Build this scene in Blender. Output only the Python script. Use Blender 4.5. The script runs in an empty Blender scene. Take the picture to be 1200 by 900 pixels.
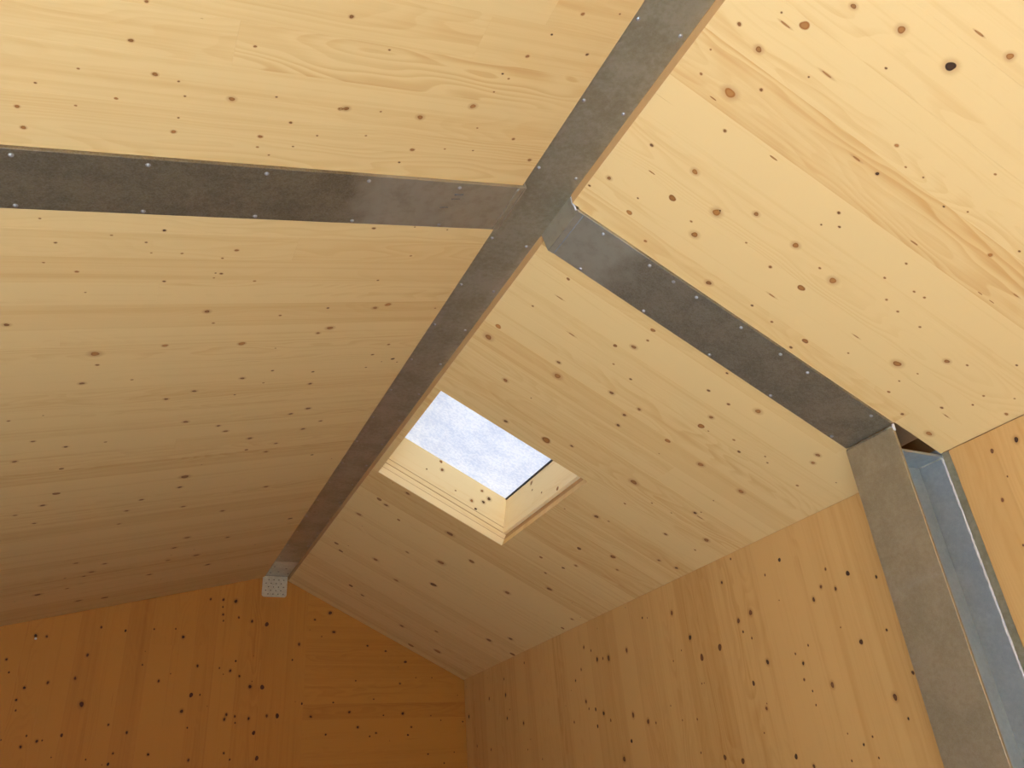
import bpy, math, random
from mathutils import Vector, Matrix

# ------------------------------------------------------------------ camera, sky, exposure
scene = bpy.context.scene
COL = scene.collection
CAMZ = 1.35                                    # eye height above the floor
YAW, ELEV, ROLL, FPX = -0.4866, 0.5104, -0.0869, 923.05
cam_d = bpy.data.cameras.new('camera')
cam = bpy.data.objects.new('camera', cam_d)
COL.objects.link(cam)
CAM_R = Matrix.Rotation(YAW, 3, 'Z') @ Matrix.Rotation(math.pi/2 + ELEV, 3, 'X') @ Matrix.Rotation(ROLL, 3, 'Z')
cam.matrix_world = Matrix.Translation((0, 0, CAMZ)) @ CAM_R.to_4x4()
cam_d.sensor_width = 36.0
cam_d.lens = FPX * 36.0 / 1200.0
cam_d.clip_start = 0.02
scene.camera = cam

world = bpy.data.worlds.new('overcast_sky')
scene.world = world
world.use_nodes = True
bg = world.node_tree.nodes['Background']
bg.inputs[0].default_value = (0.86, 0.93, 1.0, 1)
bg.inputs[1].default_value = 1.4

sun_d = bpy.data.lights.new('sun', 'SUN'); sun = bpy.data.objects.new('sun', sun_d); COL.objects.link(sun)
sun_d.energy = 300.0; sun_d.angle = math.radians(1.5); sun_d.color = (0.83, 1.02, 1.45)
sun.location = (-8, -2, 9)
sun.rotation_euler = Vector((0.88,0.0,-0.46)).to_track_quat('-Z', 'Y').to_euler()
SUN_OPEN_Y0, SUN_OPEN_Y1 = -1.4, 0.2             # open doorway in the left wall, beside the viewpoint

vs = scene.view_settings
vs.view_transform = 'Standard'
vs.look = 'None'
vs.exposure = 0.0
vs.gamma = 1.0
vs.use_curve_mapping = False
scene.cycles.max_bounces = 14
scene.cycles.diffuse_bounces = 10
scene.cycles.glossy_bounces = 4
scene.cycles.use_denoising = True
scene.cycles.sample_clamp_indirect = 8.0

# ------------------------------------------------------------------ layout of the house (metres, floor = 0)
XR, ZR = 0.8864, 1.515 + CAMZ                  # virtual apex line of the two ceiling slopes
TR, TL = math.tan(math.radians(27.01)), math.tan(math.radians(13.942))
XW, YG = 2.1466, 5.10                          # right wall, gable wall
XL, YN = -2.90, -2.30                          # left wall, near wall (behind the camera)
RF_X0, RF_X1, RF_Z = 0.8147, 0.9581, 1.5069 + CAMZ   # ridge flange
WY0, WY1 = 1.3674, 1.5475                      # rafter flange
WYM = 0.5*(WY0+WY1)
CX0, CX1 = 1.9714, 2.1540                      # column: outer face of inner flange, inner face of outer flange
def roofR(x): return ZR - TR*(x-XR)
def roofL(x): return ZR - TL*(XR-x)

def ray(px, py):
    return CAM_R @ Vector(((px-600)/FPX, -(py-450)/FPX, -1.0))

# ------------------------------------------------------------------ materials
def new_mat(name):
    m = bpy.data.materials.new(name); m.use_nodes = True
    nt = m.node_tree
    return m, nt, nt.nodes['Principled BSDF']
class NB:
    def __init__(s, nt): s.nt = nt
    def n(s, t, **k):
        o = s.nt.nodes.new(t)
        for a, v in k.items(): setattr(o, a, v)
        return o
    def link(s, a, b): s.nt.links.new(a, b)
    def put(s, sock, v):
        if hasattr(v, 'is_output') or hasattr(v, 'links'): s.link(v, sock)
        else: sock.default_value = v
    def math(s, op, a, b=None, c=None, clamp=False):
        o = s.n('ShaderNodeMath', operation=op); o.use_clamp = clamp
        s.put(o.inputs[0], a)
        if b is not None: s.put(o.inputs[1], b)
        if c is not None: s.put(o.inputs[2], c)
        return o.outputs[0]
    def comb(s, x, y, z):
        o = s.n('ShaderNodeCombineXYZ')
        for i, v in enumerate((x, y, z)): s.put(o.inputs[i], v)
        return o.outputs[0]
    def noise(s, vec, scale, detail=2, rough=0.5):
        o = s.n('ShaderNodeTexNoise'); s.link(vec, o.inputs['Vector'])
        o.inputs['Scale'].default_value = scale; o.inputs['Detail'].default_value = detail
        o.inputs['Roughness'].default_value = rough
        return o.outputs[0]
    def mix(s, f, a, b, blend='MIX'):
        o = s.n('ShaderNodeMix', data_type='RGBA', blend_type=blend)
        s.put(o.inputs[0], f); s.put(o.inputs[6], a); s.put(o.inputs[7], b)
        return o.outputs[2]
    def smooth(s, v, lo, hi, a=0.0, b=1.0):
        o = s.n('ShaderNodeMapRange', interpolation_type='SMOOTHSTEP')
        s.put(o.inputs[0], v); o.inputs[1].default_value = lo; o.inputs[2].default_value = hi
        o.inputs[3].default_value = a; o.inputs[4].default_value = b
        return o.outputs[0]

def wood_material(name, light, late, spot, kred=(0.34, 0.122, 0.018), kcore=(0.45, 0.20, 0.045), kdark=(0.032, 0.013, 0.004)):
    m, nt, bs = new_mat(name); b = NB(nt)
    g = b.n('ShaderNodeAttribute', attribute_name='grain')
    sp = b.n('ShaderNodeSeparateXYZ'); b.link(g.outputs['Vector'], sp.inputs[0])
    u, v, w = sp.outputs
    pl = b.n('ShaderNodeAttribute', attribute_name='plank')
    ps = b.n('ShaderNodeSeparateColor'); b.link(pl.outputs['Color'], ps.inputs[0])
    tone, cc, dd = ps.outputs[0], ps.outputs[1], ps.outputs[2]
    ringy = pl.outputs['Alpha']
    kn = b.n('ShaderNodeAttribute', attribute_name='knot')
    ks = b.n('ShaderNodeSeparateColor'); b.link(kn.outputs['Color'], ks.inputs[0])
    kk, kt = ks.outputs[0], ks.outputs[1]
    # growth rings of a flat-sawn board: cylinder rings cut at a shallow angle
    wob = b.noise(b.comb(b.math('MULTIPLY', u, 1.6), b.math('MULTIPLY', v, 7.0), tone), 1.0, 2, 0.5)
    fine = b.noise(b.comb(b.math('MULTIPLY', u, 9.0), b.math('MULTIPLY', v, 40.0), cc), 1.0, 2, 0.5)
    dep = b.math('ADD', b.math('ADD', dd, w), b.math('MULTIPLY', b.math('SUBTRACT', wob, 0.5), 0.075))
    dep = b.math('ADD', dep, b.math('MULTIPLY', u, 0.010))
    dv = b.math('SUBTRACT', v, cc)
    rr = b.math('SQRT', b.math('ADD', b.math('MULTIPLY', dv, dv), b.math('MULTIPLY', dep, dep)))
    rr = b.math('ADD', rr, b.math('MULTIPLY', b.math('SUBTRACT', fine, 0.5), 0.0022))
    ph = b.math('FRACT', b.math('MULTIPLY', rr, 190.0))
    ring = b.math('MULTIPLY', b.smooth(ph, 0.15, 0.80), b.smooth(ph, 1.0, 0.88))
    mask = b.noise(b.comb(b.math('MULTIPLY', u, 0.9), b.math('MULTIPLY', v, 9.0), dd), 1.0, 1, 0.5)
    ringf = b.math('MULTIPLY', b.math('MULTIPLY', ring, ringy), b.smooth(mask, 0.35, 0.68, 0.25, 1.0))
    # long soft bands and fine fibre
    band = b.noise(b.comb(b.math('MULTIPLY', u, 0.55), b.math('MULTIPLY', v, 34.0), tone), 1.0, 3, 0.6)
    fibre = b.noise(b.comb(b.math('MULTIPLY', u, 6.0), b.math('MULTIPLY', v, 420.0), tone), 1.0, 2, 0.5)
    cloud = b.noise(b.comb(b.math('MULTIPLY', u, 1.7), b.math('MULTIPLY', v, 5.0), cc), 1.0, 2, 0.5)
    f = b.math('ADD', b.math('MULTIPLY', ringf, 0.62), b.math('MULTIPLY', b.smooth(band, 0.42, 0.78), 0.42))
    f = b.math('ADD', f, b.math('MULTIPLY', b.math('SUBTRACT', fibre, 0.5), 0.16))
    f = b.math('ADD', f, b.math('MULTIPLY', b.math('SUBTRACT', cloud, 0.5), 0.30))
    f = b.math('ADD', f, b.math('MULTIPLY', b.math('SUBTRACT', tone, 0.5), 0.62), clamp=True)
    c = b.mix(f, (*light, 1), (*late, 1))
    # rare resin-brown streaks
    st = b.noise(b.comb(b.math('MULTIPLY', u, 3.0), b.math('MULTIPLY', v, 110.0), dd), 1.0, 1, 0.4)
    c = b.mix(b.smooth(st, 0.775, 0.84, 0, 0.55), c, (*spot, 1))
    # knots: halo, red-brown body, dark rim
    hue = b.mix(kt, (*kred, 1), (*kdark, 1))
    halo = b.math('MULTIPLY', b.smooth(kk, 0.0, 0.45), 0.45)
    c = b.mix(halo, c, (*spot, 1))
    c = b.mix(b.smooth(kk, 0.42, 0.62), c, hue)
    core = b.math('MULTIPLY', b.smooth(kk, 0.66, 0.9), b.math('SUBTRACT', 0.55, b.math('MULTIPLY', kt, 0.5)))
    c = b.mix(core, c, (*kcore, 1))
    b.link(c, bs.inputs['Base Color'])
    bs.inputs['Roughness'].default_value = 0.62
    bs.inputs['Specular IOR Level'].default_value = 0.25
    bmp = b.n('ShaderNodeBump'); bmp.inputs['Strength'].default_value = 0.06; bmp.inputs['Distance'].default_value = 0.001
    b.link(fibre, bmp.inputs['Height']); b.link(bmp.outputs[0], bs.inputs['Normal'])
    return m

def steel_material(name, base, dirt, rough, zinc=None, metal=0.75):
    m, nt, bs = new_mat(name); b = NB(nt)
    geo = b.n('ShaderNodeNewGeometry'); pos = geo.outputs['Position']
    n1 = b.noise(pos, 9.0, 4, 0.6); n2 = b.noise(pos, 70.0, 3, 0.6)
    mp = b.n('ShaderNodeMapping'); mp.inputs['Scale'].default_value = (14, 1.3, 14); b.link(pos, mp.inputs[0])
    n3 = b.noise(mp.outputs[0], 1.0, 2, 0.5)
    f = b.math('ADD', b.math('MULTIPLY', n1, 0.6), b.math('MULTIPLY', n2, 0.4))
    f = b.smooth(f, 0.36, 0.64)
    c = b.mix(f, (*base, 1), (*dirt, 1))
    vo = b.n('ShaderNodeTexVoronoi'); vo.inputs['Scale'].default_value = 330.0; b.link(pos, vo.inputs['Vector'])
    sp = b.n('ShaderNodeSeparateColor'); b.link(vo.outputs['Color'], sp.inputs[0])
    c = b.mix(b.math('MULTIPLY', sp.outputs[0], 0.16), c, (0.56, 0.52, 0.44, 1))
    c = b.mix(b.smooth(n3, 0.60, 0.78, 0.0, 0.28), c, (0.58, 0.53, 0.42, 1))
    if zinc:                                   # cold-zinc paint brushed over the welded end
        x0, x1, wob = zinc
        s3 = b.n('ShaderNodeSeparateXYZ'); b.link(pos, s3.inputs[0])
        nz = b.noise(pos, 11.0, 2, 0.5)
        d = b.math('ADD', s3.outputs[0], b.math('MULTIPLY', b.math('SUBTRACT', nz, 0.5), wob))
        zf = b.smooth(d, x0, x1)
        nz2 = b.noise(pos, 30.0, 3, 0.6)
        c = b.mix(b.math('MULTIPLY', zf, b.smooth(nz2, 0.2, 0.6, 0.55, 0.95)), c, (0.44, 0.385, 0.25, 1))
    b.link(c, bs.inputs['Base Color'])
    bs.inputs['Metallic'].default_value = metal
    b.link(b.math('ADD', b.math('MULTIPLY', n1, 0.25), rough-0.12), bs.inputs['Roughness'])
    return m

def plain(name, col, rough=0.7, metal=0.0, noise=0.0):
    m, nt, bs = new_mat(name); b = NB(nt)
    geo = b.n('ShaderNodeNewGeometry')
    n1 = b.noise(geo.outputs['Position'], 60.0, 3, 0.6)
    dk = tuple(x*(1-noise) for x in col)
    b.link(b.mix(n1, (*dk, 1), (*col, 1)), bs.inputs['Base Color'])
    bs.inputs['Roughness'].default_value = rough; bs.inputs['Metallic'].default_value = metal
    return m

WOOD = wood_material('spruce_boards', (0.685, 0.448, 0.160), (0.545, 0.282, 0.070), (0.36, 0.148, 0.034))
WOODP = wood_material('skylit_pale_spruce', (0.90, 0.69, 0.33), (0.79, 0.53, 0.19), (0.46, 0.22, 0.07))  # pale lining wood, lightened further to paint in the skylight on it
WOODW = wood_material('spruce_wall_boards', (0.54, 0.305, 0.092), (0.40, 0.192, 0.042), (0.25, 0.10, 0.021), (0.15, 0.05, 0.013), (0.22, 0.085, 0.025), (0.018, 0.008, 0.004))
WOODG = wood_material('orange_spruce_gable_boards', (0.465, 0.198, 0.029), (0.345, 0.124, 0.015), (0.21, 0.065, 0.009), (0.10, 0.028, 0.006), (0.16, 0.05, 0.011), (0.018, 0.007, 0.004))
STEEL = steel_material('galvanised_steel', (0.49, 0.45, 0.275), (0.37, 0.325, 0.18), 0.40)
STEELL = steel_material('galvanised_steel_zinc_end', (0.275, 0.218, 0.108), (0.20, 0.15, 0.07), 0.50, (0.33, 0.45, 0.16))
STEELR = steel_material('galvanised_steel_zinc_top', (0.30, 0.245, 0.14), (0.22, 0.175, 0.095), 0.50, (1.20, 1.12, 0.14))
STEELC = steel_material('galvanised_column_steel', (0.42, 0.35, 0.195), (0.345, 0.28, 0.145), 0.48)
STEELI = steel_material('steel_cool_reflection', (0.43, 0.465, 0.43), (0.355, 0.385, 0.355), 0.44)  # same steel as the inner flange, cooler reflection put into its colour
ZINC = steel_material('bright_zinc_sheet', (0.66, 0.62, 0.44), (0.52, 0.48, 0.33), 0.40)
SCREW = plain('zinc_screw', (0.52, 0.49, 0.42), 0.36, 0.8, 0.3)
WELD = plain('fresh_weld', (0.80, 0.76, 0.66), 0.5, 0.3, 0.3)
DARK = plain('dark_gasket', (0.03, 0.028, 0.026), 0.7)
HOLE_SHADE = plain('holes_marks_and_shade', (0.10, 0.085, 0.065), 0.8)  # dark colour for holes, clamp marks and the painted shade at the fold
CORE = plain('panel_core_wood', (0.52, 0.28, 0.09), 0.75, 0, 0.15)
EDGE = plain('sawn_panel_edge', (0.50, 0.27, 0.085), 0.8, 0, 0.12)
FLOORM = plain('concrete_floor', (.25,.252,.255), 0.8, 0, 0.12)
GROUND = plain('gravel_ground', (.06,.058,.055), 0.9, 0, 0.1)

def cover_material():
    m, nt, bs = new_mat('translucent_roof_membrane'); b = NB(nt)
    nt.nodes.remove(bs)
    geo = b.n('ShaderNodeNewGeometry'); pos = geo.outputs['Position']
    n1 = b.noise(pos, 9.0, 2, 0.5); n2 = b.noise(pos, 75.0, 3, 0.7)
    f = b.math('ADD', b.math('MULTIPLY', b.smooth(n1, 0.35, 0.65), 0.35), b.math('MULTIPLY', b.smooth(n2, 0.36, 0.64), 0.65))
    c = b.mix(f, (0.56, 0.585, 0.64, 1), (0.80, 0.785, 0.77, 1))
    tr = b.n('ShaderNodeBsdfTranslucent'); b.link(c, tr.inputs[0])
    df = b.n('ShaderNodeBsdfDiffuse'); df.inputs[0].default_value = (0.25, 0.25, 0.26, 1)
    ad = b.n('ShaderNodeAddShader'); b.link(tr.outputs[0], ad.inputs[0]); b.link(df.outputs[0], ad.inputs[1])
    b.link(ad.outputs[0], nt.nodes['Material Output'].inputs['Surface'])
    return m
COVER = cover_material()

# ------------------------------------------------------------------ builders
def root(name, loc, label, cat, kind=None, group=None):
    o = bpy.data.objects.new(name, None); o.empty_display_size = 0.1
    COL.objects.link(o); o.location = loc
    o['label'] = label; o['category'] = cat
    if kind: o['kind'] = kind
    if group: o['group'] = group
    return o
def part_root(name, parent):
    o = bpy.data.objects.new(name, None); o.empty_display_size = 0.1
    COL.objects.link(o); o.parent = parent
    return o
def worldloc(o):
    p = Vector((0, 0, 0))
    while o: p += Vector(o.location); o = o.parent
    return p
def mesh_obj(name, verts, faces, mat, parent=None, bevel=0.0, smooth=False):
    """verts in world space; the object's origin is put at their centre"""
    c = sum((Vector(v) for v in verts), Vector())/len(verts)
    me = bpy.data.meshes.new(name)
    me.from_pydata([tuple(Vector(v)-c) for v in verts], [], faces)
    me.materials.append(mat); me.update()
    o = bpy.data.objects.new(name, me); COL.objects.link(o)
    o.location = c - (worldloc(parent) if parent else Vector())
    if parent: o.parent = parent
    if smooth:
        for p in me.polygons: p.use_smooth = True
    if bevel:
        md = o.modifiers.new('edge', 'BEVEL'); md.width = bevel; md.segments = 2; md.limit_method = 'ANGLE'
    return o
BOXF = [(0, 3, 2, 1), (4, 5, 6, 7), (0, 1, 5, 4), (1, 2, 6, 5), (2, 3, 7, 6), (3, 0, 4, 7)]
def obox(name, o, a, b, c, mat, parent=None, bevel=0.0):
    """box from a corner and three edge vectors (right-handed a, b, c)"""
    o, a, b, c = map(Vector, (o, a, b, c))
    if a.cross(b).dot(c) < 0: a, b = b, a
    vs_ = [o, o+a, o+a+b, o+b, o+c, o+a+c, o+a+b+c, o+b+c]
    return mesh_obj(name, vs_, BOXF, mat, parent, bevel)
def box(name, p0, p1, mat, parent=None, bevel=0.0):
    x0, y0, z0 = p0; x1, y1, z1 = p1
    return obox(name, p0, (x1-x0, 0, 0), (0, y1-y0, 0), (0, 0, z1-z0), mat, parent, bevel)

def clip(poly, n, d):
    """keep the part of a convex polygon with n.p <= d"""
    out = []
    for i, p in enumerate(poly):
        q = poly[(i+1) % len(poly)]
        a = n[0]*p[0]+n[1]*p[1]-d; c = n[0]*q[0]+n[1]*q[1]-d
        if a <= 0: out.append(p)
        if a*c < 0:
            t = a/(a-c); out.append((p[0]+(q[0]-p[0])*t, p[1]+(q[1]-p[1])*t))
    return out
def inset(poly, e):
    n = len(poly); L = []
    for i in range(n):
        p, q = poly[i], poly[(i+1) % n]
        dx, dy = q[0]-p[0], q[1]-p[1]; l = math.hypot(dx, dy)
        L.append((p[0]-dy/l*e, p[1]+dx/l*e, dx, dy))       # inward for counter-clockwise
    out = []
    for i in range(n):
        x1, y1, a1, b1 = L[i-1]; x2, y2, a2, b2 = L[i]
        den = a1*b2-b1*a2
        if abs(den) < 1e-12: out.append((x2, y2)); continue
        t = ((x2-x1)*b2-(y2-y1)*a2)/den
        out.append((x1+a1*t, y1+b1*t))
    return out
def area(poly):
    return 0.5*sum(poly[i][0]*poly[(i+1) % len(poly)][1]-poly[(i+1) % len(poly)][0]*poly[i][1] for i in range(len(poly)))

class Plane:
    """a boarded surface: origin, grain direction U, cross direction V, normal N into the room"""
    def __init__(s, o, U, V, N):
        s.o = Vector(o); s.U = Vector(U).normalized(); s.V = Vector(V).normalized(); s.N = Vector(N).normalized()
        s.knots = []; s.ksc = 0.92
    def uv(s, p):
        d = Vector(p)-s.o; return d.dot(s.U), d.dot(s.V)
    def at(s, u, v, w=0.0):
        return s.o + s.U*u + s.V*v - s.N*w                  # w = depth into the board
    def pix(s, px, py):
        d = ray(px, py); c = Vector((0, 0, CAMZ))
        t = (s.o-c).dot(s.N)/d.dot(s.N)
        return s.uv(c+d*t)
    def add_knots(s, ox, oy, sc, lst):
        for k in lst:
            x, y, r = ox+k[0]/sc, oy+k[1]/sc, max(k[2]/sc, 0.75)
            tone = k[3] if len(k) > 3 else None
            if any(abs(x-q[0]) < 4 and abs(y-q[1]) < 3 for q in s.knots): continue
            s.knots.append((x, y, r, tone))
    def knot_uv(s):
        out = []
        for x, y, r, tone in s.knots:
            a, b_ = s.pix(x-r, y), s.pix(x+r, y); c, d = s.pix(x, y-r), s.pix(x, y+r)
            rad = 0.5*min(math.dist(a, b_), math.dist(c, d))
            u, v = s.pix(x, y)
            out.append((u, v, min(max(rad*s.ksc, 0.0018), 0.016), tone))
        return out

def plank(pl, poly, knots, mat, parent, rng, thick=0.034, gap=0.00005, cham=0.00016, tone=None, ringy=None, name='plank'):
    """one board with its knots; poly is convex in (u, v)"""
    if area(poly) < 0: poly = poly[::-1]
    if len(poly) < 3 or abs(area(poly)) < 2e-4: return None
    lift = rng.uniform(-0.00008, 0.00008)
    side = inset(poly, gap); front = inset(poly, gap+cham)
    V, A, K, F = [], [], [], []
    ou, ov = rng.uniform(0, 40), rng.uniform(0, 9)
    vs_ = [p[1] for p in poly]; vc = 0.5*(min(vs_)+max(vs_)); hw = 0.5*(max(vs_)-min(vs_))
    def add(u, v, w, gu=None, gv=None, k=0.0, kt=0.0):
        V.append(pl.at(u, v, w+lift))
        A.append(((u if gu is None else gu)+ou, (v if gv is None else gv)-vc, w)); K.append((k, kt, 0, 1)); return len(V)-1
    n = len(poly)
    fr = [add(p[0], p[1], 0) for p in front]
    sd = [add(p[0], p[1], cham) for p in side]
    bk = [add(p[0], p[1], thick) for p in side]
    flip = pl.U.cross(pl.V).dot(pl.N) < 0
    F.append(tuple(fr)); F.append(tuple(reversed(bk)))
    for i in range(n):
        j = (i+1) % n
        F.append((fr[i], sd[i], sd[j], fr[j])); F.append((sd[i], bk[i], bk[j], sd[j]))
    for (u, v, r, kt) in knots:
        el = 1.25
        ed = []
        for i in range(n):
            p, q = front[i], front[(i+1) % n]
            l = math.dist(p, q); ed.append(((q[0]-p[0])*(v-p[1])-(q[1]-p[1])*(u-p[0]))/l)
        dmin = min(ed)/el
        if dmin < 0.0012: continue
        if kt is None: kt = rng.choice((0.25, 0.4, 0.55, 0.7))
        streak = kt > 1.5
        if streak: el = 1.0; kt = kt-2.0; r *= 1.0
        r = min(r, dmin*0.92)
        big = r > 0.0042
        R = min(r*(2.7 if big else 1.9), dmin)
        seg = 18 if big else 10
        rad = [0.45, 0.8, 1.0, 1.15] if big else [0.7, 1.05]
        rings = [(q*r, k) for q, k in zip(rad, (0.95, 0.70, 0.56, 0.40) if big else (0.75, 0.50)) if q*r < R*0.97] + [(R, 0.0)]
        ex = el; ey = 1.0
        ang = 0.0
        if streak: ex, ey = 1.0, 0.16
        c0 = add(u, v, -0.0001, k=1.0 if big else 0.85, kt=kt)
        prev = None
        for (q, k) in rings:
            cur = []
            for i in range(seg):
                a = 2*math.pi*i/seg
                jit = 1 + (0.10*math.sin(2*a+u*91)+0.06*math.sin(3*a+v*77) if q < R*0.97 else 0)
                du, dv_ = q*jit*math.cos(a)*ex, q*jit*math.sin(a)*ey
                wgt = (1-min(q/R, 1.0))**0.8
                psi = dv_*(1-0.85*wgt)
                cur.append(add(u+du, v+dv_, -0.0001, u+du, v+psi, k, kt))
            if prev is None:
                for i in range(seg): F.append((c0, cur[i], cur[(i+1) % seg]))
            else:
                for i in range(seg):
                    j = (i+1) % seg; F.append((prev[i], cur[i], cur[j], prev[j]))
            prev = cur
    if flip: F = [tuple(reversed(f)) for f in F]
    o = mesh_obj(name, V, F, mat, parent)
    me = o.data
    a = me.attributes.new('grain', 'FLOAT_VECTOR', 'POINT'); a.data.foreach_set('vector', [x for t in A for x in t])
    a = me.attributes.new('knot', 'FLOAT_COLOR', 'POINT'); a.data.foreach_set('color', [x for t in K for x in t])
    tn = rng.betavariate(2, 2) if tone is None else tone
    rg = rng.choice((0.15, 0.3, 0.45, 0.6)) if ringy is None else ringy
    pc = (tn, rng.uniform(-0.6, 0.6)*hw, rng.uniform(0.02, 0.11), rg)
    a = me.attributes.new('plank', 'FLOAT_COLOR', 'POINT'); a.data.foreach_set('color', list(pc)*len(V))
    return o

def boards(pl, vb, urange, parent, mat, seed, joints=None, clips=(), holes=(), opts=None, thick=0.034, extra=0.0):
    """boards between successive v boundaries; joints {index: [u..]}; holes (u0,u1,v0,v1) with v on boundaries"""
    rng = random.Random(seed)
    kuv = pl.knot_uv(); joints = joints or {}; opts = opts or {}
    lim = 1e9
    for i in range(len(vb)-1):
        v0, v1 = vb[i], vb[i+1]
        ur = urange(v0, v1) if callable(urange) else urange
        spans = [ur]
        for (a, b_, c, d) in holes:
            if v0 >= c-1e-4 and v1 <= d+1e-4:
                ns = []
                for (p, q) in spans: ns += [(p, a), (b_, q)]
                spans = ns
        for (p, q) in spans:
            cuts = [p]+[x for x in sorted(joints.get(i, [])) if p+0.02 < x < q-0.02]+[q]
            for a, c in zip(cuts[:-1], cuts[1:]):
                if c-a < 0.01: continue
                poly = [(a, v0), (c, v0), (c, v1), (a, v1)]
                for (nn, d) in clips:
                    poly = clip(poly, nn, d)
                    if len(poly) < 3: break
                if len(poly) < 3: continue
                ks = []
                for (u, v, r, t) in kuv:
                    if a < u < c and v0 <= v < v1:
                        m = min(r*1.3, (v1-v0)*0.3)+0.002
                        ks.append((u, min(max(v, v0+m), v1-m), r, t))
                if extra:
                    for _ in range(int(extra*(c-a)*(v1-v0)+rng.random())):
                        ks.append((rng.uniform(a+.01, c-.01), rng.uniform(v0+.01, v1-.01), rng.choice((.0018, .002, .0025)), None))
                o = opts.get(i, {})
                plank(pl, poly, ks, mat, parent, rng, thick, **o)

def grow(a, b, rng, wmin=0.095, wmax=0.135):
    """boundaries strictly between a and b"""
    n = max(1, round(abs(b-a)/(0.5*(wmin+wmax))))
    ws = [rng.uniform(wmin, wmax) for _ in range(n)]; s = sum(ws); out = []; t = a
    for w in ws[:-1]:
        t += w/s*(b-a); out.append(t)
    return out
def bounds(anchors, seed, wmin=0.095, wmax=0.135, keep=0.16):
    rng = random.Random(seed); out = []
    for a, b in zip(anchors[:-1], anchors[1:]):
        out.append(a)
        if b-a > keep: out += grow(a, b, rng, wmin, wmax)
    out.append(anchors[-1]); return out

# ------------------------------------------------------------------ boarded planes
cR, sR = math.cos(math.atan(TR)), math.sin(math.atan(TR))
cL, sL = math.cos(math.atan(TL)), math.sin(math.atan(TL))
PR = Plane((XR, 0, ZR), (cR, 0, -sR), (0, 1, 0), (-sR, 0, -cR))       # u down the slope to the right
PL = Plane((XR, 0, ZR), (-cL, 0, -sL), (0, 1, 0), (sL, 0, -cL))       # u down the slope to the left
PW = Plane((XW, 0, 0), (0, 0, 1), (0, 1, 0), (-1, 0, 0))              # u upwards
PG = Plane((0, YG, 0), (0, 0, 1), (1, 0, 0), (0, -1, 0))              # gable, vertical boards
PH = Plane((0, YG, 0), (1, 0, 0), (0, 0, 1), (0, -1, 0))              # gable, horizontal boards
PW.ksc, PG.ksc, PH.ksc = 0.70, 0.64, 0.64
S = 2.3   # tone code for a short resin streak
PL.add_knots(0, 0, 3, [(460,142,8,.5),(545,261,9,.3),(628,286,3),(650,338,3),(408,348,6,.2),(815,348,9,.35),(60,374,8,.3),(82,448,9,.35),(610,463,8,.3),(915,480,7,.3),(1022,431,5),(897,163,5),(972,341,3),(905,517,4,.1),(266,371,3),(275,241,3),(124,291,2),(1030,515,2),(1115,477,2),(945,545,3),(1198,383,7,.3),(710,65,5,S),(515,5,6)])
PL.add_knots(400, 0, 3.333, [(40,65,8,.5),(188,195,4),(19,424,9,.3),(308,458,9,.35),(514,415,9,.1),(727,220,6,.3),(630,288,4,.8),(596,359,3),(960,213,5),(943,55,6,.2),(1088,55,3),(822,135,4,.9),(672,543,5),(735,625,6,.2),(277,585,7,.3),(226,634,4,.8),(154,436,3),(531,500,2),(404,582,2),(514,588,2),(96,530,2)])
PL.add_knots(0, 240, 3, [(140,48,4),(578,90,6,.9),(392,107,4),(514,132,4,.7),(195,133,5),(832,160,6,.3),(640,171,4),(532,169,3),(782,188,4),(153,203,4),(270,235,6,.3),(577,269,5,.7),(778,242,5,.6),(752,257,3),(758,240,3),(895,268,4,.1),(300,308,3),(728,375,8,.5),(750,416,4),(985,389,4),(1153,363,4),(23,422,9,.6),(1160,433,8,.4),(1118,451,5),(334,524,14,.15),(342,563,6),(580,495,8,.0),(850,488,10,.0),(288,628,8,.6),(464,615,4),(852,610,6,.6),(958,583,4),(1100,587,4),(1090,629,5),(683,655,6,.6),(584,683,6,.6),(1083,716,6,.6),(1022,735,5),(653,763,7,.5),(768,777,5),(30,760,5),(1127,760,4),(926,626,3),(825,668,3)])
PL.add_knots(380, 260, 4.615, [(268,35,8,.5),(468,184,5,.2),(490,28,3),(665,43,3),(290,316,5,.6),(275,465,9,.3),(345,447,12,.05),(30,572,12,.4),(600,467,4),(348,663,6,.2),(261,718,6),(374,735,8,.85),(225,787,4),(393,758,3)])
PL.add_knots(0, 480, 3, [(653,43,7),(768,57,5),(793,76,6),(1022,15,6),(1065,68,5),(878,101,6),(865,144,5),(935,148,5),(970,119,4),(116,112,6),(231,131,6),(371,114,4),(51,183,7,.6),(216,209,7,.6),(650,236,11,.5),(632,273,6),(198,300,11,.4),(150,337,7),(53,372,5),(120,400,5),(497,317,6),(445,356,5),(644,341,5),(782,356,5),(418,402,4),(935,271,5),(1098,157,4),(800,449,4),(658,450,6),(613,486,5),(267,540,5),(322,571,6),(295,586,4),(368,542,5),(730,545,5),(525,580,5),(690,512,6),(590,530,4),(1020,383,5),(132,651,8),(276,672,6),(368,663,8),(236,629,4),(228,593,3)])
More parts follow.
